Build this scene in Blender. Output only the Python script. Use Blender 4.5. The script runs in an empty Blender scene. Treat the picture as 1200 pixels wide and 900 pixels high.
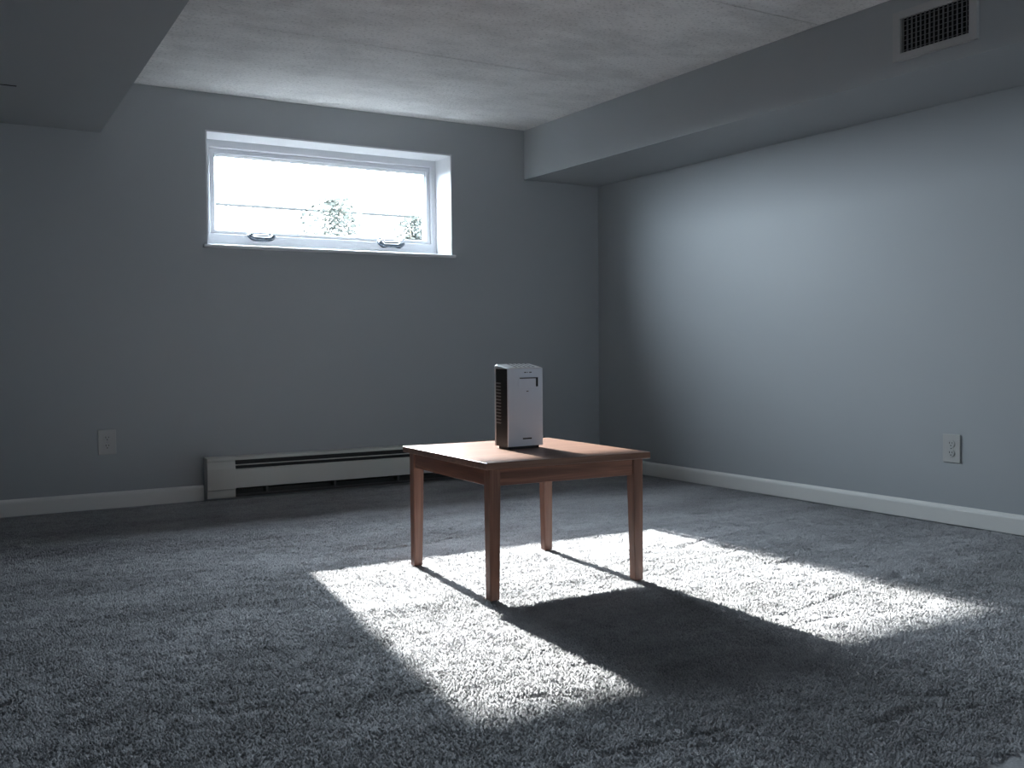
import bpy, bmesh, math, random
import numpy as np
from mathutils import Vector, Matrix, noise

random.seed(7)
C = bpy.context.scene.collection
PI = math.pi

# ------------------------------------------------------------------ camera
cam_data = bpy.data.cameras.new('camera')
cam = bpy.data.objects.new('camera', cam_data)
C.objects.link(cam)
R_ = Vector((0.8555027, -0.51771937, -0.00904346))
U_ = Vector((0.02557401, 0.02480285, 0.99936519))
F_ = Vector((0.51716641, 0.8551909, -0.03445907))
m = Matrix((R_, U_, -F_)).transposed().to_4x4()
m.translation = Vector((0.0, -5.53107542, 0.8))
cam.matrix_world = m
cam_data.sensor_width = 36
cam_data.lens = 1191.25 / 1200 * 36
cam_data.clip_start = 0.05
bpy.context.scene.camera = cam

# ------------------------------------------------------------------ sky, sunlight, exposure
world = bpy.data.worlds.new('sky')
bpy.context.scene.world = world
world.use_nodes = True
bg = world.node_tree.nodes['Background']
# hazy blue-white sky, smoothly brighter towards the sun
wn = world.node_tree
w_tc = wn.nodes.new('ShaderNodeTexCoord')
w_dot = wn.nodes.new('ShaderNodeVectorMath')
w_dot.operation = 'DOT_PRODUCT'
w_dot.inputs[1].default_value = Vector((0.07, 0.85, 0.50)).normalized()
wn.links.new(w_tc.outputs['Generated'], w_dot.inputs[0])
w_max = wn.nodes.new('ShaderNodeMath')
w_max.operation = 'MAXIMUM'
w_max.inputs[1].default_value = 0.0
wn.links.new(w_dot.outputs['Value'], w_max.inputs[0])
w_pow = wn.nodes.new('ShaderNodeMath')
w_pow.operation = 'POWER'
w_pow.inputs[1].default_value = 9.0
wn.links.new(w_max.outputs[0], w_pow.inputs[0])
w_str = wn.nodes.new('ShaderNodeMath')
w_str.operation = 'MULTIPLY_ADD'
w_str.inputs[1].default_value = 108.0
w_str.inputs[2].default_value = 46.0
wn.links.new(w_pow.outputs[0], w_str.inputs[0])
wn.links.new(w_str.outputs[0], bg.inputs['Strength'])
bg.inputs['Color'].default_value = (0.78, 0.89, 1.0, 1)


def lamp(name, loc, power, radius, color=(1, 1, 1)):
    d = bpy.data.lights.new(name, 'POINT')
    d.energy = power
    d.shadow_soft_size = radius
    d.color = color
    o = bpy.data.objects.new(name, d)
    o.location = loc
    C.objects.link(o)
    return o


# low sun outside the window (finite distance, two stacked sources make the tall patch)
lamp('sunlight_lower', (2.92, 10.95, 7.16), 108000, 0.13, (1.0, 0.97, 0.93))
lamp('sunlight_upper', (2.92, 10.95, 8.91), 108000, 0.07, (1.0, 0.97, 0.93))

# daylight portals in the two window openings (they guide sky sampling, add no light)
def portal(loc, w, h, rx):
    pd = bpy.data.lights.new('window_portal', 'AREA')
    pd.shape = 'RECTANGLE'
    pd.size = w
    pd.size_y = h
    pd.cycles.is_portal = True
    po = bpy.data.objects.new('window_portal', pd)
    po.location = loc
    po.rotation_euler = (rx, 0, 0)
    C.objects.link(po)


portal((2.2, 0.29, 1.69), 1.42, 0.50, -PI / 2)
portal((3.0, -7.46, 1.72), 0.72, 0.40, PI / 2)

vs = bpy.context.scene.view_settings
vs.view_transform = 'Standard'
vs.look = 'None'
vs.gamma = 1
vs.use_curve_mapping = False
vs.exposure = 0.0

# ------------------------------------------------------------------ materials


def mat(name, color, rough=0.6, spec=0.5, metal=0.0, bump=None, var=None, coat=0.0):
    """bump = list of (scale, strength, distance, detail); var = (scale, amount, stretch)"""
    M = bpy.data.materials.new(name)
    M.use_nodes = True
    nt = M.node_tree
    b = nt.nodes['Principled BSDF']
    b.inputs['Base Color'].default_value = (*color, 1)
    b.inputs['Roughness'].default_value = rough
    b.inputs['Specular IOR Level'].default_value = spec
    b.inputs['Metallic'].default_value = metal
    b.inputs['Coat Weight'].default_value = coat
    tc = nt.nodes.new('ShaderNodeTexCoord')
    if var:
        sc, amt, stretch = var
        mp = nt.nodes.new('ShaderNodeMapping')
        mp.inputs['Scale'].default_value = stretch
        nt.links.new(tc.outputs['Object'], mp.inputs['Vector'])
        n = nt.nodes.new('ShaderNodeTexNoise')
        n.inputs['Scale'].default_value = sc
        n.inputs['Detail'].default_value = 6
        nt.links.new(mp.outputs[0], n.inputs['Vector'])
        mr = nt.nodes.new('ShaderNodeMapRange')
        mr.inputs['From Min'].default_value = 0.3
        mr.inputs['From Max'].default_value = 0.7
        mr.inputs['To Min'].default_value = 1 - amt
        mr.inputs['To Max'].default_value = 1 + amt
        nt.links.new(n.outputs['Fac'], mr.inputs['Value'])
        mul = nt.nodes.new('ShaderNodeVectorMath')
        mul.operation = 'SCALE'
        mul.inputs[0].default_value = color
        nt.links.new(mr.outputs[0], mul.inputs['Scale'])
        nt.links.new(mul.outputs[0], b.inputs['Base Color'])
    prev = None
    for (sc, st, dist, det) in (bump or []):
        n = nt.nodes.new('ShaderNodeTexNoise')
        n.inputs['Scale'].default_value = sc
        n.inputs['Detail'].default_value = det
        nt.links.new(tc.outputs['Object'], n.inputs['Vector'])
        bp = nt.nodes.new('ShaderNodeBump')
        bp.inputs['Strength'].default_value = st
        bp.inputs['Distance'].default_value = dist
        nt.links.new(n.outputs['Fac'], bp.inputs['Height'])
        if prev:
            nt.links.new(prev.outputs[0], bp.inputs['Normal'])
        prev = bp
    if prev:
        nt.links.new(prev.outputs[0], b.inputs['Normal'])
    return M


def wood_mat(name, axis, c_dark, c_mid, c_light, rough=0.38):
    M = bpy.data.materials.new(name)
    M.use_nodes = True
    nt = M.node_tree
    b = nt.nodes['Principled BSDF']
    b.inputs['Roughness'].default_value = rough
    b.inputs['Specular IOR Level'].default_value = 0.45
    tc = nt.nodes.new('ShaderNodeTexCoord')
    mp = nt.nodes.new('ShaderNodeMapping')
    s = [26.0, 26.0, 26.0]
    s[axis] = 1.6
    mp.inputs['Scale'].default_value = s
    nt.links.new(tc.outputs['Object'], mp.inputs['Vector'])
    n = nt.nodes.new('ShaderNodeTexNoise')
    n.inputs['Scale'].default_value = 1.6
    n.inputs['Detail'].default_value = 8
    n.inputs['Distortion'].default_value = 0.6
    nt.links.new(mp.outputs[0], n.inputs['Vector'])
    s2 = [150.0, 150.0, 150.0]
    s2[axis] = 5
    mp2 = nt.nodes.new('ShaderNodeMapping')
    mp2.inputs['Scale'].default_value = s2
    nt.links.new(tc.outputs['Object'], mp2.inputs['Vector'])
    n2 = nt.nodes.new('ShaderNodeTexNoise')
    n2.inputs['Scale'].default_value = 1.5
    n2.inputs['Detail'].default_value = 3
    nt.links.new(mp2.outputs[0], n2.inputs['Vector'])
    mix = nt.nodes.new('ShaderNodeMath')
    mix.operation = 'MULTIPLY_ADD'
    mix.inputs[1].default_value = 0.3
    nt.links.new(n2.outputs['Fac'], mix.inputs[0])
    sub = nt.nodes.new('ShaderNodeMath')
    sub.operation = 'MULTIPLY'
    sub.inputs[1].default_value = 0.7
    nt.links.new(n.outputs['Fac'], sub.inputs[0])
    nt.links.new(sub.outputs[0], mix.inputs[2])
    cr = nt.nodes.new('ShaderNodeValToRGB')
    e = cr.color_ramp.elements
    e[0].position = 0.34
    e[0].color = (*c_dark, 1)
    e[1].position = 0.66
    e[1].color = (*c_light, 1)
    k = e.new(0.5)
    k.color = (*c_mid, 1)
    nt.links.new(mix.outputs[0], cr.inputs[0])
    nt.links.new(cr.outputs[0], b.inputs['Base Color'])
    bp = nt.nodes.new('ShaderNodeBump')
    bp.inputs['Strength'].default_value = 0.15
    bp.inputs['Distance'].default_value = 0.001
    nt.links.new(n2.outputs['Fac'], bp.inputs['Height'])
    nt.links.new(bp.outputs[0], b.inputs['Normal'])
    return M


WALL_C = (0.35, 0.37, 0.385)
M_wall = mat('wall_paint', WALL_C, 0.52, 0.45, bump=[(260, 0.10, 0.0015, 3)])
M_white = mat('white_trim_paint', (0.64, 0.65, 0.67), 0.4, 0.5)
M_base = mat('baseboard_paint', (0.68, 0.67, 0.65), 0.45, 0.5)
M_vinyl = mat('window_vinyl', (0.50, 0.51, 0.54), 0.35, 0.5)
M_heater = mat('heater_enamel', (0.62, 0.61, 0.57), 0.42, 0.5)
M_heater_dark = mat('heater_inner_metal', (0.035, 0.035, 0.035), 0.6, 0.4)
M_fin = mat('aluminium_fin', (0.10, 0.10, 0.10), 0.45, 0.5, 0.6)
M_plate = mat('outlet_plastic', (0.43, 0.43, 0.42), 0.35, 0.5)
M_slot = mat('dark_slot', (0.01, 0.01, 0.01), 0.8, 0.2)
M_vent = mat('vent_enamel', (0.40, 0.40, 0.40), 0.5, 0.5)
M_vent_slat = mat('vent_vane', (0.20, 0.20, 0.20), 0.5, 0.4)
M_metal = mat('polished_metal', (0.62, 0.64, 0.68), 0.22, 0.5, 1.0)
M_gun = mat('dark_latch_metal', (0.03, 0.04, 0.055), 0.4, 0.5, 0.2)
M_dev = mat('device_shell', (0.62, 0.70, 0.80), 0.38, 0.5)
M_dev_silver = mat('device_silver', (0.82, 0.83, 0.85), 0.34, 0.5, 0.7)
M_dev_dark = mat('device_dark', (0.016, 0.018, 0.02), 0.35, 0.5)
M_dev_rib = mat('device_rib', (0.26, 0.27, 0.28), 0.35, 0.5)
M_dev_black = mat('device_black', (0.008, 0.008, 0.010), 0.5, 0.4)
M_dev_print = mat('device_print', (0.06, 0.065, 0.075), 0.6, 0.4)
M_top = wood_mat('table_top_wood', 0, (0.10, 0.048, 0.032), (0.15, 0.076, 0.050), (0.23, 0.128, 0.088), 0.33)
M_apx = wood_mat('apron_wood_long', 0, (0.075, 0.027, 0.015), (0.14, 0.056, 0.034), (0.25, 0.11, 0.068), 0.42)
M_apy = wood_mat('apron_wood_cross', 1, (0.075, 0.027, 0.015), (0.14, 0.056, 0.034), (0.25, 0.11, 0.068), 0.42)
M_leg = wood_mat('leg_wood', 2, (0.10, 0.043, 0.028), (0.15, 0.068, 0.045), (0.22, 0.105, 0.072), 0.42)


def ceiling_mat():
    M = mat('ceiling_plaster', (0.50, 0.50, 0.50), 0.85, 0.2,
            bump=[(38, 0.35, 0.006, 5), (150, 0.45, 0.003, 4)])
    nt = M.node_tree
    b = nt.nodes['Principled BSDF']
    tc = nt.nodes.new('ShaderNodeTexCoord')
    mp = nt.nodes.new('ShaderNodeMapping')
    mp.inputs['Scale'].default_value = (1.0, 1.5, 1)
    nt.links.new(tc.outputs['Object'], mp.inputs['Vector'])
    n = nt.nodes.new('ShaderNodeTexNoise')
    n.inputs['Scale'].default_value = 2.3
    n.inputs['Detail'].default_value = 9
    n.inputs['Roughness'].default_value = 0.62
    nt.links.new(mp.outputs[0], n.inputs['Vector'])
    cr = nt.nodes.new('ShaderNodeValToRGB')
    e = cr.color_ramp.elements
    e[0].position = 0.38
    e[0].color = (0.66, 0.655, 0.65, 1)
    e[1].position = 0.58
    e[1].color = (0.83, 0.825, 0.82, 1)
    nt.links.new(n.outputs['Fac'], cr.inputs[0])
    # fine dark pits of the stippled plaster
    n2 = nt.nodes.new('ShaderNodeTexNoise')
    n2.inputs['Scale'].default_value = 70
    n2.inputs['Detail'].default_value = 3
    nt.links.new(tc.outputs['Object'], n2.inputs['Vector'])
    r2 = nt.nodes.new('ShaderNodeMapRange')
    r2.inputs['From Min'].default_value = 0.30
    r2.inputs['From Max'].default_value = 0.46
    r2.inputs['To Min'].default_value = 0.72
    r2.inputs['To Max'].default_value = 1.0
    nt.links.new(n2.outputs['Fac'], r2.inputs['Value'])
    mu = nt.nodes.new('ShaderNodeVectorMath')
    mu.operation = 'SCALE'
    nt.links.new(cr.outputs[0], mu.inputs[0])
    nt.links.new(r2.outputs[0], mu.inputs['Scale'])
    nt.links.new(mu.outputs[0], b.inputs['Base Color'])
    return M


M_ceil = ceiling_mat()


def carpet_mat():
    M = mat('grey_carpet', (0.13, 0.135, 0.15), 0.95, 0.1,
            bump=[(300, 0.4, 0.003, 3)])
    nt = M.node_tree
    b = nt.nodes['Principled BSDF']
    b.inputs['Sheen Weight'].default_value = 0.25
    b.inputs['Sheen Roughness'].default_value = 0.6
    tc = nt.nodes.new('ShaderNodeTexCoord')

    def nz(scale, stretch, det, lo, hi, a, z, rgh=0.55):
        mp = nt.nodes.new('ShaderNodeMapping')
        mp.inputs['Scale'].default_value = stretch
        nt.links.new(tc.outputs['Object'], mp.inputs['Vector'])
        n = nt.nodes.new('ShaderNodeTexNoise')
        n.inputs['Scale'].default_value = scale
        n.inputs['Detail'].default_value = det
        n.inputs['Roughness'].default_value = rgh
        nt.links.new(mp.outputs[0], n.inputs['Vector'])
        r = nt.nodes.new('ShaderNodeMapRange')
        r.inputs['From Min'].default_value = lo
        r.inputs['From Max'].default_value = hi
        r.inputs['To Min'].default_value = a
        r.inputs['To Max'].default_value = z
        nt.links.new(n.outputs['Fac'], r.inputs['Value'])
        return r.outputs[0]
    vals = [nz(1.6, (0.7, 1.8, 1), 6, 0.35, 0.65, 0.66, 1.18),
            nz(26, (0.8, 1.3, 1), 5, 0.30, 0.50, 0.78, 1.06, 0.7),
            nz(210, (1, 1, 1), 3, 0.3, 0.7, 0.80, 1.22)]
    cur = vals[0]
    for v in vals[1:]:
        mm = nt.nodes.new('ShaderNodeMath')
        mm.operation = 'MULTIPLY'
        nt.links.new(cur, mm.inputs[0])
        nt.links.new(v, mm.inputs[1])
        cur = mm.outputs[0]
    sc = nt.nodes.new('ShaderNodeVectorMath')
    sc.operation = 'SCALE'
    sc.inputs[0].default_value = (0.285, 0.282, 0.296)
    nt.links.new(cur, sc.inputs['Scale'])
    nt.links.new(sc.outputs[0], b.inputs['Base Color'])
    return M


M_carpet = carpet_mat()

M_glass = bpy.data.materials.new('window_glass')
M_glass.use_nodes = True
nt = M_glass.node_tree
nt.nodes.clear()
o_ = nt.nodes.new('ShaderNodeOutputMaterial')
mx = nt.nodes.new('ShaderNodeMixShader')
tr = nt.nodes.new('ShaderNodeBsdfTransparent')
tr.inputs[0].default_value = (0.96, 0.98, 0.98, 1)
gl = nt.nodes.new('ShaderNodeBsdfGlossy')
gl.inputs['Roughness'].default_value = 0.02
lw = nt.nodes.new('ShaderNodeLayerWeight')
lw.inputs['Blend'].default_value = 0.5
pw = nt.nodes.new('ShaderNodeMath')
pw.operation = 'POWER'
pw.inputs[1].default_value = 5.0
nt.links.new(lw.outputs['Facing'], pw.inputs[0])
fr = nt.nodes.new('ShaderNodeMath')
fr.operation = 'MULTIPLY_ADD'
fr.inputs[1].default_value = 0.96
fr.inputs[2].default_value = 0.04
nt.links.new(pw.outputs[0], fr.inputs[0])
nt.links.new(fr.outputs[0], mx.inputs[0])
nt.links.new(tr.outputs[0], mx.inputs[1])
nt.links.new(gl.outputs[0], mx.inputs[2])
nt.links.new(mx.outputs[0], o_.inputs[0])

# ------------------------------------------------------------------ helpers


def add_box(bm, lo, hi, bevel=0.0, seg=2):
    t = bmesh.new()
    bmesh.ops.create_cube(t, size=1)
    for v in t.verts:
        v.co = Vector([(lo[i] + hi[i]) / 2 + v.co[i] * (hi[i] - lo[i]) for i in range(3)])
    if bevel > 0:
        bmesh.ops.bevel(t, geom=list(t.edges), offset=bevel, segments=seg, profile=0.5, affect='EDGES')
    me = bpy.data.meshes.new('tmp')
    t.to_mesh(me)
    t.free()
    bm.from_mesh(me)
    bpy.data.meshes.remove(me)
    return bm


def add_prism(bm, pts, axis, a, b):
    """extrude a closed 2D outline (list of pairs on the two other axes) along axis from a to b"""
    oth = [i for i in range(3) if i != axis]

    def P(p, t):
        c = [0, 0, 0]
        c[axis] = t
        c[oth[0]], c[oth[1]] = p
        return bm.verts.new(c)
    v0 = [P(p, a) for p in pts]
    v1 = [P(p, b) for p in pts]
    n = len(pts)
    bm.faces.new(v0)
    bm.faces.new(v1)
    for i in range(n):
        bm.faces.new((v0[i], v0[(i + 1) % n], v1[(i + 1) % n], v1[i]))
    bmesh.ops.recalc_face_normals(bm, faces=bm.faces[:])
    return bm


def add_ring(bm, outer, inner, y0, y1, chamfer=0.0):
    """rectangular picture-frame ring in the x-z plane between depths y0 (room side) and y1"""
    ox0, ox1, oz0, oz1 = outer
    ix0, ix1, iz0, iz1 = inner
    c = chamfer

    def loop(x0, x1, z0, z1, y):
        return [bm.verts.new(q) for q in ((x0, y, z0), (x1, y, z0), (x1, y, z1), (x0, y, z1))]
    L = [loop(ox0, ox1, oz0, oz1, y1), loop(ox0, ox1, oz0, oz1, y0),
         loop(ix0 - c, ix1 + c, iz0 - c, iz1 + c, y0)]
    if c > 0:
        L.append(loop(ix0, ix1, iz0, iz1, y0 + c))
    L.append(loop(ix0, ix1, iz0, iz1, y1))
    for k in range(len(L)):
        A, B = L[k], L[(k + 1) % len(L)]
        for i in range(4):
            bm.faces.new((A[i], A[(i + 1) % 4], B[(i + 1) % 4], B[i]))
    bmesh.ops.recalc_face_normals(bm, faces=bm.faces[:])
    return bm


def add_tube(bm, pts, r, seg=10, cap=True):
    pts = [Vector(p) for p in pts]
    rings = []
    for i, p in enumerate(pts):
        d = (pts[min(i + 1, len(pts) - 1)] - pts[max(i - 1, 0)]).normalized()
        a = d.orthogonal().normalized() if i == 0 else (a - d * a.dot(d)).normalized()
        b = d.cross(a)
        rr = r[i] if isinstance(r, (list, tuple)) else r
        rings.append([bm.verts.new(p + (a * math.cos(2 * PI * k / seg) + b * math.sin(2 * PI * k / seg)) * rr)
                      for k in range(seg)])
    for A, B in zip(rings, rings[1:]):
        for k in range(seg):
            bm.faces.new((A[k], A[(k + 1) % seg], B[(k + 1) % seg], B[k]))
    if cap:
        bm.faces.new(rings[0])
        bm.faces.new(rings[-1])
    bmesh.ops.recalc_face_normals(bm, faces=bm.faces[:])
    return bm


def box(lo, hi, bevel=0.0, seg=2):
    return add_box(bmesh.new(), lo, hi, bevel, seg)


def obj(name, bm, material, parent=None, smooth=False, loc=None, rotz=None):
    me = bpy.data.meshes.new(name)
    bm.to_mesh(me)
    bm.free()
    if smooth:
        me.polygons.foreach_set('use_smooth', [True] * len(me.polygons))
    me.materials.append(material)
    o = bpy.data.objects.new(name, me)
    C.objects.link(o)
    if parent:
        o.parent = parent
    if loc:
        o.location = loc
    if rotz is not None:
        o.rotation_euler = (0, 0, rotz)
    return o


def empty(name, loc=(0, 0, 0), rotz=0.0):
    o = bpy.data.objects.new(name, None)
    o.empty_display_size = 0.1
    o.location = loc
    o.rotation_euler = (0, 0, rotz)
    C.objects.link(o)
    return o


def tag(o, label=None, cat=None, group=None, kind=None):
    if label:
        o['label'] = label
    if cat:
        o['category'] = cat
    if group:
        o['group'] = group
    if kind:
        o['kind'] = kind
    return o


# ------------------------------------------------------------------ room shell
XL, XR = -0.9, 4.027
YF = -7.2
ZC = 2.186
WX0, WX1, WZ0, WZ1 = 1.4496, 2.920, 1.3767, 1.9797     # finished window opening
LT = 0.008                                               # lining board thickness
WT = 0.28                                                # wall thickness at the window

# back wall with the window hole
bm = bmesh.new()
hx0, hx1, hz0, hz1 = WX0 - LT, WX1 + LT, WZ0 - 0.018, WZ1 + LT
add_ring(bm, (XL - 0.15, XR + 0.15, -0.1, ZC + 0.1), (hx0, hx1, hz0, hz1), 0.0, WT)
tag(obj('wall_back', bm, M_wall), 'grey-blue painted wall with the small high window', 'wall', kind='structure')
tag(obj('wall_right', box((XR, YF, -0.1), (XR + 0.15, 0, ZC + 0.1)), M_wall),
    'grey-blue painted wall on the right catching soft daylight', 'wall', kind='structure')
tag(obj('wall_left', box((XL - 0.15, YF, -0.1), (XL, 0, ZC + 0.1)), M_wall),
    'grey-blue painted wall on the left, outside the picture', 'wall', kind='structure')
bm = add_ring(bmesh.new(), (XL - 0.15, XR + 0.15, -0.1, ZC + 0.1), (2.70, 3.35, 1.55, 1.90), YF - 0.25, YF)
tag(obj('wall_front', bm, M_wall),
    'grey-blue painted wall behind the viewer', 'wall', kind='structure')
win2 = tag(empty('fill_window', (0, 0, 0)), 'small unseen white window added behind the viewer to brighten the room', 'window', kind='structure')  # unseen window, added so daylight from behind lifts the dim room
obj('window_frame', add_ring(bmesh.new(), (2.70, 3.35, 1.55, 1.90), (2.73, 3.32, 1.58, 1.87), YF - 0.24, YF - 0.16), M_vinyl, win2)
obj('glass_pane', box((2.725, YF - 0.205, 1.575), (3.325, YF - 0.200, 1.875)), M_glass, win2)

# ceiling: slab with textured plasterboard sheets whose joints just show
ceil = tag(obj('ceiling', box((XL, YF, ZC + 0.012), (XR, 0, ZC + 0.1)), M_ceil),
           'mottled white textured plaster ceiling', 'ceiling', kind='structure')
ys = [0.0, -1.205, -2.425, -3.645, -4.865, -6.085, YF]
for i in range(len(ys) - 1):
    g = 0.0022
    obj('plaster_sheet', box((XL, ys[i + 1] + g, ZC), (XR, ys[i] - (g if i else 0), ZC + 0.0119), 0.0008, 1), M_ceil, ceil)

# boxed-in soffits
tag(obj('soffit', box((3.448, YF, 1.8747), (XR, 0, ZC), 0.002, 1), M_wall),
    'boxed-in grey-blue duct soffit along the right wall', 'soffit', kind='structure')
zs = 1.919
bm = bmesh.new()
e0 = (0.916, 0.0)
e1 = (0.916 + 0.0409 * YF, YF)
poly = [(XL, 0.0), e0, e1, (XL, YF)]
add_prism(bm, poly, 2, zs, ZC)
soff = tag(obj('soffit', bm, M_wall), 'low dark grey-blue soffit overhead at the upper left', 'soffit', kind='structure')
obj('paint_crack', box((0.30, -0.7915, zs - 0.0012), (0.458, -0.779, zs + 0.001)), M_slot, soff)

# floor slab and carpet
floor = tag(obj('floor', box((XL, YF, -0.1), (XR, 0, -0.02)), mat('concrete', (0.3, 0.3, 0.3), 0.9)),
            'dark grey cut-pile carpet floor with worn patches', 'floor', kind='structure')


def smooth_noise(X, Y, sx, sy, seed):
    """vectorised value noise, cell sizes sx, sy metres"""
    rng = np.random.RandomState(seed)
    g = rng.rand(257, 257)
    u = X / sx + 31.7
    v = Y / sy + 57.3
    iu = np.floor(u).astype(int)
    iv = np.floor(v).astype(int)
    fu = u - iu
    fv = v - iv
    fu = fu * fu * (3 - 2 * fu)
    fv = fv * fv * (3 - 2 * fv)
    iu %= 256
    iv %= 256
    return ((g[iu, iv] * (1 - fu) + g[iu + 1, iv] * fu) * (1 - fv)
            + (g[iu, iv + 1] * (1 - fu) + g[iu + 1, iv + 1] * fu) * fv) - 0.5


def pile_height(X, Y):
    Z = (0.004 * smooth_noise(X, Y, 0.30, 0.11, 1) + 0.003 * smooth_noise(X + 0.3 * Y, Y, 0.11, 0.05, 2)
         + 0.004 * smooth_noise(X, Y, 0.030, 0.024, 3))
    # long creases and dents in the pile, running roughly along the window wall
    c = smooth_noise(X + 0.25 * Y, Y - 0.06 * X, 0.60, 0.14, 9)
    Z -= 0.011 * np.clip(1 - np.abs(c) / 0.035, 0, 1) * np.clip(smooth_noise(X, Y, 0.6, 0.4, 11) * 5, 0, 1)
    # short nicks between clumps of yarn
    k = smooth_noise(X + 0.4 * Y, Y - 0.1 * X, 0.075, 0.034, 14)
    Z -= 0.007 * np.clip(1 - np.abs(k) / 0.07, 0, 1) * np.clip(smooth_noise(X, Y, 0.10, 0.07, 15) * 5 - 0.6, 0, 1)
    return np.clip(Z - 0.001, -0.018, 0.003)


def tufts():
    """twisted yarn ends of the pile: small leaning three-sided cones, one mesh"""
    rng = np.random.RandomState(5)
    x0, x1, y0, y1 = -0.35, XR - 0.02, -4.35, -0.02
    step = 0.0072
    gx, gy = np.meshgrid(np.arange(x0, x1, step), np.arange(y0, y1, step), indexing='ij')
    X = (gx + rng.uniform(-0.5, 0.5, gx.shape) * step * 1.1).ravel()
    Y = (gy + rng.uniform(-0.5, 0.5, gx.shape) * step * 1.1).ravel()
    keep = (X < XR - 0.018) & (Y < -0.018)
    X, Y = X[keep], Y[keep]
    n = len(X)
    Z = pile_height(X, Y)
    clump = smooth_noise(X, Y, 0.022, 0.018, 21)
    h = 0.0072 + 0.0024 * clump + rng.uniform(-0.0009, 0.0009, n)
    lx = 0.004 * smooth_noise(X, Y, 0.035, 0.03, 22) + rng.uniform(-0.003, 0.003, n)
    ly = 0.004 * smooth_noise(X, Y, 0.035, 0.03, 23) + rng.uniform(-0.003, 0.003, n)
    a0 = rng.uniform(0, 2 * PI, n)
    rad = rng.uniform(0.0060, 0.0074, n)
    base = Z - 0.0078
    V = np.zeros((n, 4, 3))
    for k in range(3):
        V[:, k, 0] = X + rad * np.cos(a0 + 2 * PI * k / 3)
        V[:, k, 1] = Y + rad * np.sin(a0 + 2 * PI * k / 3)
        V[:, k, 2] = base
    V[:, 3, 0] = X + lx
    V[:, 3, 1] = Y + ly
    V[:, 3, 2] = base + h + 0.001
    i = np.arange(n)[:, None, None] * 4
    T = (np.array([[0, 1, 3], [1, 2, 3], [2, 0, 3]])[None] + i).reshape(-1, 3)
    me = bpy.data.meshes.new('yarn_tufts')
    me.vertices.add(n * 4)
    me.vertices.foreach_set('co', V.ravel())
    me.loops.add(T.size)
    me.loops.foreach_set('vertex_index', T.ravel())
    me.polygons.add(len(T))
    me.polygons.foreach_set('loop_start', np.arange(0, T.size, 3))
    me.polygons.foreach_set('loop_total', np.full(len(T), 3))
    me.polygons.foreach_set('use_smooth', np.ones(len(T), bool))
    me.update()
    me.materials.append(M_carpet)
    o = bpy.data.objects.new('yarn_tufts', me)
    C.objects.link(o)
    o.parent = floor
    o['kind'] = 'stuff'


def carpet():
    def axis(lo, hi, flo, fhi, fine, coarse):
        a = []
        if flo > lo:
            a += list(np.linspace(lo, flo, max(2, int((flo - lo) / coarse)))[:-1])
        a += list(np.linspace(flo, fhi, int((fhi - flo) / fine)))
        if fhi < hi:
            a += list(np.linspace(fhi, hi, max(2, int((hi - fhi) / coarse)))[1:])
        return np.array(a)
    xs = axis(XL, XR, -0.2, XR, 0.013, 0.05)
    yy = axis(YF, 0.0, -4.4, 0.0, 0.013, 0.05)
    X, Y = np.meshgrid(xs, yy, indexing='ij')
    Z = np.maximum(pile_height(X, Y) - 0.006, -0.019)
    nx, ny = X.shape
    co = np.stack([X, Y, Z], -1).reshape(-1, 3)
    idx = np.arange(nx * ny).reshape(nx, ny)
    q = np.stack([idx[:-1, :-1], idx[1:, :-1], idx[1:, 1:], idx[:-1, 1:]], -1).reshape(-1, 4)
    me = bpy.data.meshes.new('carpet_pile')
    me.vertices.add(len(co))
    me.vertices.foreach_set('co', co.ravel())
    me.loops.add(q.size)
    me.loops.foreach_set('vertex_index', q.ravel())
    me.polygons.add(len(q))
    me.polygons.foreach_set('loop_start', np.arange(0, q.size, 4))
    me.polygons.foreach_set('loop_total', np.full(len(q), 4))
    me.polygons.foreach_set('use_smooth', np.ones(len(q), bool))
    me.update()
    me.materials.append(M_carpet)
    o = bpy.data.objects.new('carpet_pile', me)
    C.objects.link(o)
    o.parent = floor
    o['kind'] = 'stuff'
    return o


carpet()
tufts()

# baseboards
HB = 0.083


def baseboard_profile(s):
    return [(0, 0.0), (-0.015 * s, 0.0), (-0.015 * s, HB - 0.018), (-0.013 * s, HB - 0.010), (-0.008 * s, HB - 0.004), (-0.004 * s, HB), (0, HB)]


def base_back(x0, x1):
    return add_prism(bmesh.new(), baseboard_profile(1), 0, x0, x1)


HX0, HX1 = 1.401, 3.230
tag(obj('baseboard_back', base_back(XL, HX0 - 0.006), M_base), 'white baseboard left of the heater', 'baseboard', kind='structure')
tag(obj('baseboard_back', base_back(HX1 + 0.006, XR - 0.015), M_base), 'white baseboard right of the heater', 'baseboard', kind='structure')
bm = add_prism(bmesh.new(), [(XR + a, z) for a, z in baseboard_profile(1)], 1, YF, 0.0)
tag(obj('baseboard_right', bm, M_base), 'white baseboard along the right wall', 'baseboard', kind='structure')
bm = add_prism(bmesh.new(), [(XL - a, z) for a, z in baseboard_profile(1)], 1, YF, -0.015)
tag(obj('baseboard_left', bm, M_base), 'white baseboard along the left wall', 'baseboard', kind='structure')

# ------------------------------------------------------------------ window
win = tag(empty('window_1', (0, 0, 0)), 'wide white hopper window set high in the wall', 'window', kind='structure')
FY = 0.20
# lining boards (returns) of the deep opening
obj('lining_board', box((WX0 - LT, 0.0, WZ0), (WX0, FY + 0.01, WZ1)), M_white, win)
obj('lining_board', box((WX1, 0.0, WZ0), (WX1 + LT, FY + 0.01, WZ1)), M_white, win)
obj('lining_board', box((WX0 - LT, 0.0, WZ1), (WX1 + LT, FY + 0.01, WZ1 + LT)), M_white, win)
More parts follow.
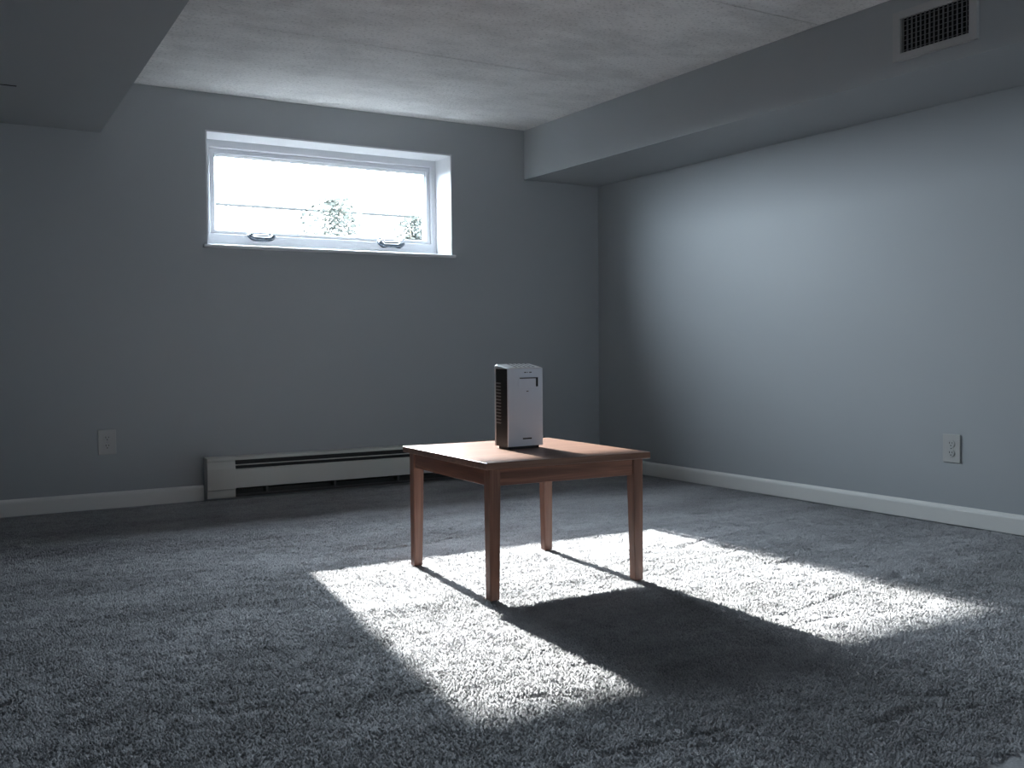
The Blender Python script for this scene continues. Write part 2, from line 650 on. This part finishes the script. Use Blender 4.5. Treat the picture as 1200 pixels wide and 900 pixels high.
# sill board with nose and small ears
bm = bmesh.new()
add_box(bm, (WX0 - 0.032, -0.022, WZ0 - 0.018), (WX1 + 0.022, 0.0, WZ0), 0.004, 2)
add_box(bm, (WX0 - LT, -0.004, WZ0 - 0.018), (WX1 + LT, FY + 0.01, WZ0), 0.0)
obj('window_sill', bm, M_white, win)
# fixed frame
FI = (1.515, 2.884, 1.461, 1.936)
bm = add_ring(bmesh.new(), (WX0, WX1, WZ0, WZ1), FI, FY, WT, 0.004)
obj('window_frame', bm, M_vinyl, win)
# sash with stepped glazing bead
SI = (1.552, 2.850, 1.485, 1.896)
bm = bmesh.new()
add_ring(bm, (FI[0] + 0.003, FI[1] - 0.003, FI[2] + 0.002, FI[3] - 0.003), (SI[0] - 0.008, SI[1] + 0.008, SI[2] - 0.005, SI[3] + 0.012), FY + 0.012, 0.262, 0.003)
add_ring(bm, (SI[0] - 0.009, SI[1] + 0.009, SI[2] - 0.006, SI[3] + 0.013), SI, FY + 0.022, 0.258, 0.006)
sash = obj('sash', bm, M_vinyl, win)
obj('glass_pane', box((SI[0] - 0.003, 0.243, SI[2] - 0.003), (SI[1] + 0.003, 0.247, SI[3] + 0.003)), M_glass, sash)


def latch(x, z, w, both):
    """cam latch: polished base plate, thick sagging handle, pivot bosses, upturned thumb tips"""
    L = empty('window_latch', (x, FY, z))
    L.parent = win
    obj('latch_plate', box((-w * 0.33, -0.010, -0.012), (w * 0.33, 0.0, 0.013), 0.004, 2), M_metal, L)
    pts, rad = [], []
    for k in range(17):
        t = k / 16
        xx = (t - 0.5) * w
        if both:
            up = 0.016 * (2 * abs(t - 0.5)) ** 3 - 0.006 * math.exp(-((abs(t - 0.5) - 0.30) / 0.1) ** 2)
            rr = 0.011 + 0.006 * math.exp(-((abs(t - 0.5) - 0.34) / 0.1) ** 2)
        else:
            up = 0.022 * (2 * abs(t - 0.5)) ** 6
            rr = 0.0135
        pts.append((xx, -0.024, -0.014 + up))
        rad.append(rr)
    obj('latch_handle', add_tube(bmesh.new(), pts, rad, 12), M_gun, L, True)
    for s in ((-1, 1) if both else (-1,)):
        cx = s * w * 0.40
        obj('latch_pivot', add_tube(bmesh.new(), [(cx, 0.0, 0.006), (cx, -0.020, 0.006), (cx, -0.034, 0.007)], [0.016, 0.015, 0.010], 14), M_metal, L, True)
        obj('latch_thumb', add_tube(bmesh.new(), [(cx, -0.022, 0.010), (cx + s * 0.008 * both, -0.024, 0.024), (cx + s * 0.020 * both, -0.024, 0.030)], [0.006, 0.0055, 0.0045], 8), M_gun if both else M_metal, L, True)
    return L


l1 = latch(1.795, 1.452, 0.145, 0)
l1['label'] = 'left latch, a plain sagging bar handle'
l2 = latch(2.600, 1.452, 0.165, 1)
l2['label'] = 'right latch with two dark upturned ends'

# ------------------------------------------------------------------ baseboard heater
heater = tag(empty('baseboard_heater', (HX0, 0, 0)), 'long off-white electric baseboard heater under the window', 'heater')


def hb(name, x0, x1, y0, y1, z0, z1, m_, bev=0.0015):
    return obj(name, box((x0 - HX0, -y1, z0), (x1 - HX0, -y0, z1), bev, 2), m_, heater)


HZ = 0.232
CAP = 0.152


def end_cap(x0, x1):
    prof = [(-0.001, 0.012), (-0.060, 0.012), (-0.060, 0.052), (-0.068, 0.058), (-0.068, 0.168), (-0.060, 0.206), (-0.064, 0.214), (-0.060, 0.228), (-0.001, HZ)]
    bm_ = add_prism(bmesh.new(), prof, 0, x0 - HX0, x1 - HX0)
    bmesh.ops.bevel(bm_, geom=[e for e in bm_.edges if abs((e.verts[0].co - e.verts[1].co).x) < 1e-5], offset=0.0012, segments=1, affect='EDGES')
    return obj('end_cap', bm_, M_heater, heater)


end_cap(HX0, HX0 + CAP)
end_cap(HX1 - CAP, HX1)
a_, b_ = HX0 + CAP - 0.0005, HX1 - CAP + 0.0005
hb('back_plate', a_, b_, 0.001, 0.006, 0.012, HZ - 0.004, M_heater_dark)
prof = [(-0.006, HZ), (-0.006, HZ - 0.005), (-0.058, HZ - 0.008), (-0.060, 0.212), (-0.064, 0.212), (-0.063, 0.226)]
obj('top_cover', add_prism(bmesh.new(), prof, 0, a_ - HX0, b_ - HX0), M_heater, heater)
prof = [(-0.044, 0.1825), (-0.061, 0.1825), (-0.061, 0.1870), (-0.044, 0.1870)]
obj('damper_vane', add_prism(bmesh.new(), prof, 0, a_ - HX0, b_ - HX0), M_heater, heater)
prof = [(-0.058, 0.165), (-0.067, 0.160), (-0.067, 0.062), (-0.058, 0.060), (-0.058, 0.064), (-0.064, 0.066), (-0.064, 0.156), (-0.058, 0.160)]
obj('front_panel', add_prism(bmesh.new(), prof, 0, a_ - HX0, b_ - HX0), M_heater, heater)
prof = [(-0.006, 0.012), (-0.056, 0.012), (-0.058, 0.027), (-0.055, 0.027), (-0.053, 0.015), (-0.006, 0.015)]
obj('bottom_rail', add_prism(bmesh.new(), prof, 0, a_ - HX0, b_ - HX0), M_fin, heater)
bm = bmesh.new()
add_tube(bm, [(a_ - HX0, -0.032, 0.085), (b_ - HX0, -0.032, 0.085)], 0.008, 10)
x = a_ + 0.03
while x < b_ - 0.03:
    add_box(bm, (x - HX0, -0.052, 0.048), (x - HX0 + 0.0008, -0.012, 0.125))
    x += 0.012
fins = obj('heating_element', bm, M_fin, heater)
fins['kind'] = 'stuff'
for i in range(4):
    xx = a_ + 0.17 + i * (b_ - a_ - 0.34) / 3
    hb('bracket', xx, xx + 0.012, 0.006, 0.056, 0.030, 0.060, M_fin, 0.0005)

# ------------------------------------------------------------------ wall outlets


def outlet(name, loc, rotz, label, group=None):
    o = tag(empty(name, loc, rotz), label, 'outlet')
    obj('cover_plate', box((-0.044, -0.007, -0.064), (0.044, 0.0, 0.064), 0.003, 3), M_plate, o)
    for s in (-1, 1):
        bm_ = bmesh.new()
        add_tube(bm_, [(0, -0.006, s * 0.021), (0, -0.0095, s * 0.021)], 0.0175, 24)
        r = obj('receptacle', bm_, M_plate, o)
        for dx, h in ((-0.0065, 0.009), (0.0065, 0.007)):
            obj('slot', box((dx - 0.0013, -0.0100, s * 0.021 + 0.002 - h / 2 + 0.002), (dx + 0.0013, -0.0092, s * 0.021 + 0.002 + h / 2 + 0.002)), M_slot, r)
        bm_ = bmesh.new()
        add_tube(bm_, [(0, -0.0092, s * 0.021 - 0.008), (0, -0.0100, s * 0.021 - 0.008)], 0.0028, 10)
        obj('ground_hole', bm_, M_slot, r)
    obj('screw', add_tube(bmesh.new(), [(0, -0.006, 0), (0, -0.0082, 0)], 0.0032, 12), M_metal, o)
    return o


outlet('wall_outlet', (0.912, 0.0, 0.341), 0, 'off-white duplex outlet on the window wall, left of the heater')
outlet('wall_outlet', (XR, -2.670, 0.338), -PI / 2, 'off-white duplex outlet on the right-hand wall above its baseboard')

# ------------------------------------------------------------------ air vent on the soffit
vent = tag(empty('air_vent', (3.448, -2.998, 2.025)), 'rectangular painted metal air return grille on the right soffit', 'vent')
VW, VH = 0.185, 0.097          # half sizes of the frame
GW, GH = 0.150, 0.067


def ring_x(outer, inner, x0, x1, ch):
    b2 = add_ring(bmesh.new(), outer, inner, x0, x1, ch)
    bmesh.ops.rotate(b2, verts=b2.verts, cent=(0, 0, 0), matrix=Matrix.Rotation(-PI / 2, 3, 'Z'))
    return b2


bm = ring_x((-VW, VW, -VH, VH), (-GW, GW, -GH, GH), -0.014, 0.0, 0.003)
obj('vent_frame', bm, M_vent, vent)
obj('duct_opening', box((-0.0012, -GW, -GH), (0.0, GW, GH)), M_slot, vent)
nv = 15
for i in range(nv):
    y = -GW + (i + 0.5) * 2 * GW / nv
    obj('vane', box((-0.011, y - 0.0014, -GH), (-0.004, y + 0.0014, GH)), M_vent_slat, vent)
bm = bmesh.new()
for i in range(7):
    z = -GH + (i + 0.5) * 2 * GH / 7
    add_box(bm, (-0.0038, -GW, z - 0.0010), (-0.0016, GW, z + 0.0010))
obj('cross_wire', bm, M_vent_slat, vent)['kind'] = 'stuff'
for s in (-1, 1):
    obj('screw', add_tube(bmesh.new(), [(-0.0135, s * (VW - 0.017), 0), (-0.0155, s * (VW - 0.017), 0)], 0.004, 12), M_vent, vent)

# ------------------------------------------------------------------ table
TA, TB, TH = 0.6331, 0.6835, 0.4425
TT = 0.022
table = tag(empty('side_table', (1.9043, -2.4443, 0), -0.0438),
            'low square reddish-brown wooden table with tapered legs, standing in the sunlit patch', 'table')
ax, by = TA / 2, TB / 2
obj('tabletop', box((-ax, -by, TH - TT), (ax, by, TH), 0.0025, 2), M_top, table)
ins = 0.0192
LS = 0.040
LB = 0.032
for i in (-1, 1):
    for j in (-1, 1):
        ox, oy = i * (ax - ins), j * (by - ins)
        bm = bmesh.new()

        def lring(s, z, ds=0.0):
            xa, xb = sorted((ox - i * ds, ox - i * s))
            ya, yb = sorted((oy - j * ds, oy - j * s))
            return [bm.verts.new(q) for q in ((xa, ya, z), (xb, ya, z), (xb, yb, z), (xa, yb, z))]
        rings = [lring(LB, 0.0, 0.001), lring(LB + 0.0015, 0.004), lring(LS, TH - TT - 0.075), lring(LS, TH - TT)]
        for A, B in zip(rings, rings[1:]):
            for k in range(4):
                bm.faces.new((A[k], A[(k + 1) % 4], B[(k + 1) % 4], B[k]))
        bm.faces.new(rings[0])
        bm.faces.new(rings[-1])
        bmesh.ops.recalc_face_normals(bm, faces=bm.faces[:])
        bmesh.ops.bevel(bm, geom=[e for e in bm.edges if abs(e.verts[0].co.z - e.verts[1].co.z) > 0.05],
                        offset=0.002, segments=2, affect='EDGES')
        obj('leg', bm, M_leg, table)
AZ0, AZ1 = TH - TT - 0.056, TH - TT
r_ = 0.005   # apron set back from the leg face
for j in (-1, 1):
    ya, yb = sorted((j * (by - ins - r_), j * (by - ins - r_ - 0.018)))
    obj('apron', box((-ax + ins + LS - 0.0005, ya, AZ0), (ax - ins - LS + 0.0005, yb, AZ1), 0.0012, 1), M_apx, table)
for i in (-1, 1):
    xa, xb = sorted((i * (ax - ins - r_), i * (ax - ins - r_ - 0.018)))
    obj('apron', box((xa, -by + ins + LS - 0.0005, AZ0), (xb, by - ins - LS + 0.0005, AZ1), 0.0012, 1), M_apy, table)

# ------------------------------------------------------------------ device on the table
DW, DD, DH = 0.152, 0.089, 0.298
rot = 0.05
dev = tag(empty('tower_appliance', (1.84545, -2.45196, TH), rot),
          'small upright grey plastic appliance with vented black side, standing on the wooden table', 'appliance')


def rounded_rect(x0, x1, y0, y1, r, n=6):
    pts = []
    for (cx, cy, a0) in ((x1 - r, y1 - r, 0), (x0 + r, y1 - r, 90), (x0 + r, y0 + r, 180), (x1 - r, y0 + r, 270)):
        for k in range(n + 1):
            a = math.radians(a0 + 90 * k / n)
            pts.append((cx + r * math.cos(a), cy + r * math.sin(a)))
    return pts


FT = 0.010
# black foot plinth
obj('foot_plinth', add_prism(bmesh.new(), rounded_rect(0.010, DW - 0.010, 0.008, DD - 0.006, 0.008), 2, 0.0, FT + 0.002), M_dev_black, dev)
# dark inner body, seen on the side between the front and rear shells
obj('core_body', add_prism(bmesh.new(), rounded_rect(0.0012, DW - 0.0012, 0.004, DD - 0.003, 0.003), 2, FT, DH - 0.010), M_dev_dark, dev)
# front shell
bm = add_prism(bmesh.new(), rounded_rect(0.0, DW, 0.0, 0.0085, 0.004), 2, FT, DH - 0.009)
bmesh.ops.bevel(bm, geom=[e for e in bm.edges if abs(e.verts[0].co.z - e.verts[1].co.z) < 1e-6 and e.verts[0].co.z > 0.1], offset=0.001, segments=3, affect='EDGES')
front = obj('front_panel', bm, M_dev, dev)
# rear shell (silver strip at the back edge of the side)
obj('rear_panel', add_prism(bmesh.new(), rounded_rect(-0.001, DW + 0.001, DD - 0.009, DD, 0.004), 2, FT, DH - 0.010), M_dev_silver, dev)
# forward-sloping top cap with a row of notches
prof = [(0.0, DH - 0.0115), (0.0, DH - 0.009), (0.0015, DH - 0.0075), (0.005, DH - 0.0065), (DD - 0.012, DH + 0.005),
        (DD - 0.004, DH + 0.0045), (DD, DH - 0.001), (DD, DH - 0.0115)]
bm = bmesh.new()
N = 22
rows = []
for i in range(N + 1):
    t = i / N
    x = DW * (0.5 - 0.5 * math.cos(PI * t))
    e = min(x, DW - x)
    d = 0.010 - math.sqrt(max(0.0, 0.010 ** 2 - (0.010 - min(e, 0.010)) ** 2))
    rows.append([bm.verts.new((x, y, max(DH - 0.0115, z - d * 0.8))) for y, z in prof])
for A, B in zip(rows, rows[1:]):
    for k in range(len(prof)):
        bm.faces.new((A[k], A[(k + 1) % len(prof)], B[(k + 1) % len(prof)], B[k]))
bm.faces.new(rows[0])
bm.faces.new(rows[-1])
bmesh.ops.recalc_face_normals(bm, faces=bm.faces[:])
cap = obj('top_cap', bm, M_dev_silver, dev)
for k in range(5):
    x0 = 0.040 + k * 0.019
    bm = bmesh.new()
    sl = 0.0115 / (DD - 0.017)
    q = []
    for (xx, yy_) in ((x0, 0.008), (x0 + 0.006, 0.008), (x0 + 0.011, DD - 0.016), (x0 + 0.005, DD - 0.016)):
        zz = DH - 0.0065 + (yy_ - 0.005) * sl
        q.append((xx, yy_, zz))
    lo = [bm.verts.new((a1, b1, c1 - 0.001)) for a1, b1, c1 in q]
    hi = [bm.verts.new((a1, b1, c1 + 0.0005)) for a1, b1, c1 in q]
    bm.faces.new(lo)
    bm.faces.new(hi)
    for i in range(4):
        bm.faces.new((lo[i], lo[(i + 1) % 4], hi[(i + 1) % 4], hi[i]))
    bmesh.ops.recalc_face_normals(bm, faces=bm.faces[:])
    obj('top_slot', bm, M_dev_dark, cap)
# front details: display panel with shadow gap on top and right, lettering, speaker slot
disp = obj('display_panel', box((0.046, -0.0018, 0.220), (0.116, 0.001, 0.252), 0.001, 2), M_dev, dev)
disp['label'] = 'raised grey display panel with black edge above and right'
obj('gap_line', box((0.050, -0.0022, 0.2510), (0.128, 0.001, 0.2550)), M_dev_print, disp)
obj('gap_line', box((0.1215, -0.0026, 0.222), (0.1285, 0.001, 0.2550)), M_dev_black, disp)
for x0, w in ((0.070, 0.009), (0.083, 0.003), (0.092, 0.010)):
    obj('lettering', box((x0, -0.0006, 0.2715), (x0 + w, 0.001, 0.2750)), M_dev_print, dev)
obj('lettering', box((0.079, -0.0006, 0.2045), (0.088, 0.001, 0.2075)), M_dev_print, dev)
obj('speaker_slot', box((0.062, -0.0008, 0.034), (0.101, 0.001, 0.0390), 0.0005, 1), M_dev_black, dev)
# side louvers: ribs between black slots on the left flank
for k in range(13):
    z = 0.092 + k * 0.0118
    bm = add_prism(bmesh.new(), [(0.076, z), (0.050, z - 0.001), (0.046, z + 0.0022), (0.076, z + 0.0045)], 0, -0.0012, 0.0035)
    obj('side_rib', bm, M_dev_rib, dev)

# ------------------------------------------------------------------ outside the window
M_ground = mat('pale_concrete', (0.68, 0.68, 0.67), 0.95, 0.1, var=(9, 0.2, (1, 1, 1)))
bm = bmesh.new()
vsq = [bm.verts.new(q) for q in ((-40, WT, 1.30), (45, WT, 1.30), (45, 60, 1.30), (-40, 60, 1.30))]
bm.faces.new(vsq)
bmesh.ops.solidify(bm, geom=bm.faces[:], thickness=0.1)
ground = tag(obj('ground', bm, M_ground), 'pale sunlit ground outside the window', 'ground', kind='structure')
ground.location.z = 0.0

M_fence = mat('white_fence_paint', (0.80, 0.80, 0.80), 0.6, 0.4)
M_leaf = mat('dark_leaf', (0.038, 0.041, 0.037), 0.9, 0.0)
M_rail = mat('dark_rail', (0.036, 0.036, 0.036), 0.9, 0.0)
M_bark = mat('bark', (0.2, 0.16, 0.12), 0.8, 0.2)
fence = tag(empty('garden_fence', (0, 6.6, 1.3)), 'white board fence faintly seen through the bright window', 'fence')
FH = 1.26
proto = None
for k in range(26):
    x = 0.9 + k * 0.28
    if proto is None:
        proto = obj('fence_board', box((0, 0, 0.02), (0.272, 0.02, FH - 0.03), 0.003, 1), M_fence, fence)
        proto.location = (x, 0, 0)
    else:
        c_ = proto.copy()
        C.objects.link(c_)
        c_.parent = fence
        c_.location = (x, 0, 0)
obj('top_rail', box((0.8, -0.02, FH - 0.028), (8.3, 0.03, FH), 0.003, 1), M_rail, fence)
obj('bottom_rail', box((0.8, 0.02, 0.2), (8.3, 0.05, 0.28), 0.004, 1), M_fence, fence)


def shrub(loc, h, w, seed, label):
    rnd = random.Random(seed)
    s = tag(empty('shrub', loc), label, 'shrub')
    bm_ = bmesh.new()
    for k in range(7):
        a = rnd.uniform(0, 2 * PI)
        r = rnd.uniform(0.1, 0.8) * w / 2
        add_tube(bm_, [(0, 0, 0), (r * 0.4 * math.cos(a), r * 0.4 * math.sin(a), h * 0.45), (r * math.cos(a), r * math.sin(a), h * rnd.uniform(0.7, 0.95))], [0.012, 0.008, 0.003], 6)
    obj('stem', bm_, M_bark, s)
    bm_ = bmesh.new()
    for k in range(2600):
        a = rnd.uniform(0, 2 * PI)
        t = rnd.random() ** 0.6
        z = rnd.uniform(0.1, 1.0)
        rr = w / 2 * t * math.sqrt(max(0.05, 1 - (2 * z - 1.05) ** 2)) * (0.8 + 0.3 * math.sin(3 * a + z * 7))
        p = Vector((rr * math.cos(a), rr * math.sin(a), z * h))
        d = Vector((rnd.uniform(-1, 1), rnd.uniform(-1, 1), rnd.uniform(-0.6, 0.8))).normalized()
        q = d.orthogonal().normalized()
        L = rnd.uniform(0.04, 0.08)
        v = [bm_.verts.new(p), bm_.verts.new(p + d * L * 0.5 + q * L * 0.28), bm_.verts.new(p + d * L), bm_.verts.new(p + d * L * 0.5 - q * L * 0.28)]
        bm_.faces.new(v)
    obj('foliage', bm_, M_leaf, s)['kind'] = 'stuff'
    return s


shrub((4.45, 5.85, 1.3), 1.28, 1.1, 3, 'taller leafy shrub faintly seen through the window')
shrub((5.60, 6.0, 1.3), 1.15, 0.8, 5, 'lower leafy shrub right of the taller one outside')
